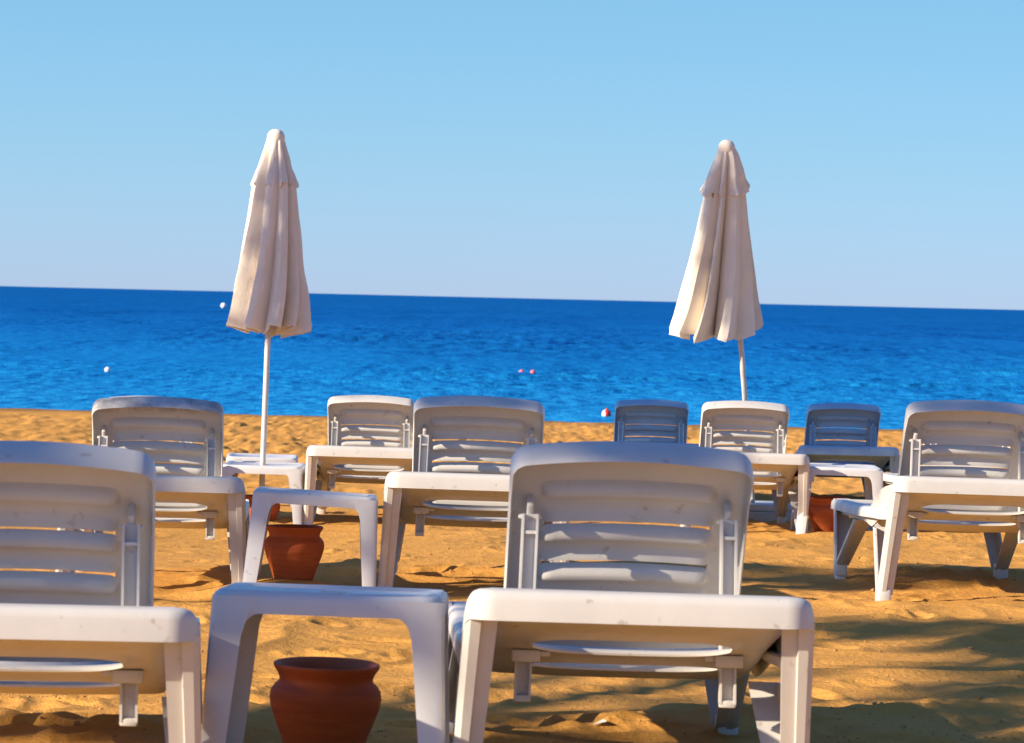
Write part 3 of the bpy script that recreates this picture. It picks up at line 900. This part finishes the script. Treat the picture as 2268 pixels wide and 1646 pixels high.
# unseen trees added behind-left of the camera, leaf clumps set to cast chosen shade
M_LEAF = painted('leaf', (.05, .085, .025), .6); M_BARK = painted('bark', (.16, .12, .09), .9)
def sun_plane(X, Y, z, w):
    return Vector((X, Y, z)) + s * w
def tree(name, label, trunk_xy, targets, w):
    gx, gy = trunk_xy; g = gz(gx, gy)
    t = empty(name, (gx, gy, g)); tag(t, label, 'tree', 'unseen trees added to cast shade')
    eu = Vector((math.cos(SUN_AZ), -math.sin(SUN_AZ), 0)); ev = s.cross(eu); 
    if ev.z < 0: ev = -ev
    V = []; Q = []; cs = []
    for (X, Y, z, ru, rv, dens) in targets:
        c = sun_plane(X, Y, z, w + random.uniform(-.6, .6)) - t.location
        cs.append(c)
        n = int(dens * math.pi * ru * rv / .0045) + 12
        for _ in range(n):
            while True:
                a = Vector((random.uniform(-1, 1), random.uniform(-1, 1), random.uniform(-1, 1)))
                if a.length < 1: break
            p = c + eu * (a.x * ru) + ev * (a.y * rv) + s * (a.z * .5)
            d = Vector((random.gauss(0, 1), random.gauss(0, 1), random.gauss(0, 1))).normalized(); d2 = d.orthogonal().normalized()
            l, wd = random.uniform(.07, .13), random.uniform(.03, .05)
            i = len(V); V += [p - d * l, p + d2 * wd, p + d * l, p - d2 * wd]; Q.append((i, i + 1, i + 2, i + 3))
    me = bpy.data.meshes.new('crown'); me.from_pydata(V, [], Q); me.materials.append(M_LEAF)
    link(bpy.data.objects.new('crown', me), t)
    top = sum(cs, Vector()) / len(cs); top = Vector((top.x * .6, top.y * .6, min(c.z for c in cs) - .4))
    bm = bmesh.new()
    def limb(a, b, ra, rb):
        rings = []
        ax = (b - a).normalized(); o1 = ax.orthogonal().normalized(); o2 = ax.cross(o1)
        for k in range(6):
            f = k / 5; p = a.lerp(b, f) + o1 * .05 * math.sin(3 * f) * (b - a).length * .3; r = ra + (rb - ra) * f
            rings.append([p + o1 * r * math.cos(q * math.pi / 4) + o2 * r * math.sin(q * math.pi / 4) for q in range(8)])
        bm_sweep(bm, rings)
    limb(Vector((0, 0, -.2)), top, .20, .09)
    obj('trunk', bm, M_BARK, t)
    for c in cs[::2]:
        bm = bmesh.new(); limb(top, c, .06, .012); obj('limb', bm, M_BARK, t)
SHADE_FRONT = [(.26, 6.58, .74, .28, .11, 2.4), (.30, 6.8, .52, .22, .10, .9), (-.37, 6.5, .36, .28, .16, 2.2), (-.40, 6.5, .08, .28, .12, 1.6), (-.38, 6.95, .21, .20, .09, 2.4), (-.38, 6.95, .06, .20, .10, 2.2), (-1.0, 6.12, .70, .28, .11, 2.2), (-1.05, 6.4, .45, .2, .1, .8),
               (1.15, 10.6, -.06, .30, .05, 1.44), (1.7, 10.7, -.06, .35, .06, 1.58), (2.0, 10.2, -.06, .30, .10, 1.44), (1.95, 9.5, -.03, .28, .08, 1.44), (1.75, 9.0, -.03, .28, .04, 1.15), (1.75, 8.6, -.02, .25, .05, 1.15), (1.3, 8.3, -.02, .30, .035, 1.15), (1.55, 7.9, -.02, .30, .04, 1.30), (1.1, 7.5, 0, .30, .06, 1.44), (.6, 7.35, 0, .25, .05, 1.44), (.15, 7.55, 0, .26, .025, 1.15), (.0, 7.95, 0, .25, .02, 1.01), (.4, 8.3, 0, .22, .015, 0.86), (-1.1, 7.4, 0, .3, .04, 1.30), (-.35, 8.0, 0, .3, .02, 1.01), (-.3, 7.5, 0, .2, .03, 1.01)]
SHADE_FRONT += [(1.3, 10.75, -.06, .42, .05, 2.4), (1.75, 10.7, -.06, .42, .08, 2.4), (1.68, 10.1, -.05, .36, .14, 2.4), (1.56, 9.4, -.03, .34, .15, 2.4), (1.45, 8.75, -.03, .32, .13, 2.4), (1.28, 8.15, -.02, .32, .10, 2.2), (1.05, 7.75, -.01, .36, .08, 2.2), (.8, 7.4, 0, .30, .06, 1.8)]
SHADE_MID = [(-.14, 12.13, .64, .26, .12, 2.2), (1.80, 12.13, .64, .28, .12, 2.2), (-1.36, 12.13, .60, .26, .12, 2.2), (-.75, 11.85, .28, .26, .11, 1.8), (1.1, 13.4, -.12, .55, .16, 2.2), (1.9, 13.4, -.12, .55, .16, 2.2), (2.6, 13.2, -.12, .5, .18, 2.2), (-.15, 11.9, -.08, .3, .07, 1.8)]
SHADE_FAR = [(1.0, 21.5, .02, .85, .52, 2), (2.2, 21.5, .07, .85, .52, 2), (1.8, 20.5, -.30, .36, .14, 2), (2.9, 22, -.1, .5, .35, 2), (.9, 23, -.2, .7, .35, 2), (2.2, 23, -.2, .7, .35, 2), (-.93, 18.2, 1.15, .14, .66, 3.2), (1.86, 19.5, 1.1, .14, .60, 2.8), (1.83, 18.1, -.12, .16, .10, 1.8)]
def trunk_at(T, w):
    c = sum((sun_plane(*k[:3], w) for k in T), Vector()) / len(T); return (c.x - .8, c.y - .5)
for T, w_, lb in ((SHADE_FRONT, 15, 'unseen tree added behind the left end to shade the front row'), (SHADE_MID, 15, 'unseen tree added on the left to shade the second row'), (SHADE_FAR, 15, 'unseen tree added on the left to shade the farthest loungers')):
    tree('added_shade_tree', lb, trunk_at(T, w_), T, w_)

sl = bpy.data.lights.new('sun', 'SUN'); sl.energy = 5.0; sl.angle = R(.5); sl.color = (1, .86, .66)
so = link(bpy.data.objects.new('sun', sl)); so.rotation_euler = s.to_track_quat('Z', 'Y').to_euler(); so.location = (-20, -15, 20)
w = bpy.data.worlds.new('World'); scene.world = w; w.use_nodes = True
nt = w.node_tree; bg = nt.nodes['Background']
sky = nt.nodes.new('ShaderNodeTexSky'); sky.sky_type = 'NISHITA'; sky.sun_disc = False
sky.sun_elevation = SUN_EL; sky.sun_rotation = math.atan2(s.x, s.y)
sky.air_density = 1.0; sky.dust_density = 0; sky.ozone_density = 4.5
geo = nt.nodes.new('ShaderNodeTexCoord'); sp = nt.nodes.new('ShaderNodeSeparateXYZ')
nt.links.new(geo.outputs['Generated'], sp.inputs[0])
tint = nt.nodes.new('ShaderNodeValToRGB'); e = tint.color_ramp.elements
# clear dry air: the low sky is bluer and dimmer than the standard atmosphere
TINT = ((0, (.355, .492, .93)), (.045, (.392, .535, .755)), (.095, (.437, .588, .697)), (.30, (.60, .69, .94)), (.6, (.60, .71, .98)))
for k, (p, c) in enumerate(TINT):
    if k > 1: e.new(p)
    e[k].position = p
for k, (p, c) in enumerate(TINT):
    e[k].position = p; e[k].color = (*c, 1)
nt.links.new(sp.outputs['Z'], tint.inputs[0])
mx = nt.nodes.new('ShaderNodeMix'); mx.data_type = 'RGBA'; mx.blend_type = 'MULTIPLY'; mx.inputs['Factor'].default_value = 1
nt.links.new(sky.outputs[0], mx.inputs['A']); nt.links.new(tint.outputs[0], mx.inputs['B'])
az = nt.nodes.new('ShaderNodeMapRange'); az.inputs[1].default_value = -.25; az.inputs[2].default_value = .25
az.inputs[3].default_value = 1.11; az.inputs[4].default_value = .91
nt.links.new(sp.outputs['X'], az.inputs[0])
mz = nt.nodes.new('ShaderNodeMix'); mz.data_type = 'RGBA'; mz.blend_type = 'MULTIPLY'; mz.inputs['Factor'].default_value = 1
nt.links.new(mx.outputs['Result'], mz.inputs['A']); nt.links.new(az.outputs[0], mz.inputs['B'])
nt.links.new(mz.outputs['Result'], bg.inputs[0]); bg.inputs[1].default_value = .10
scene.view_settings.view_transform = 'Standard'; scene.view_settings.look = 'None'
scene.view_settings.exposure = 1.0; scene.view_settings.gamma = 1
scene.cycles.max_bounces = 8
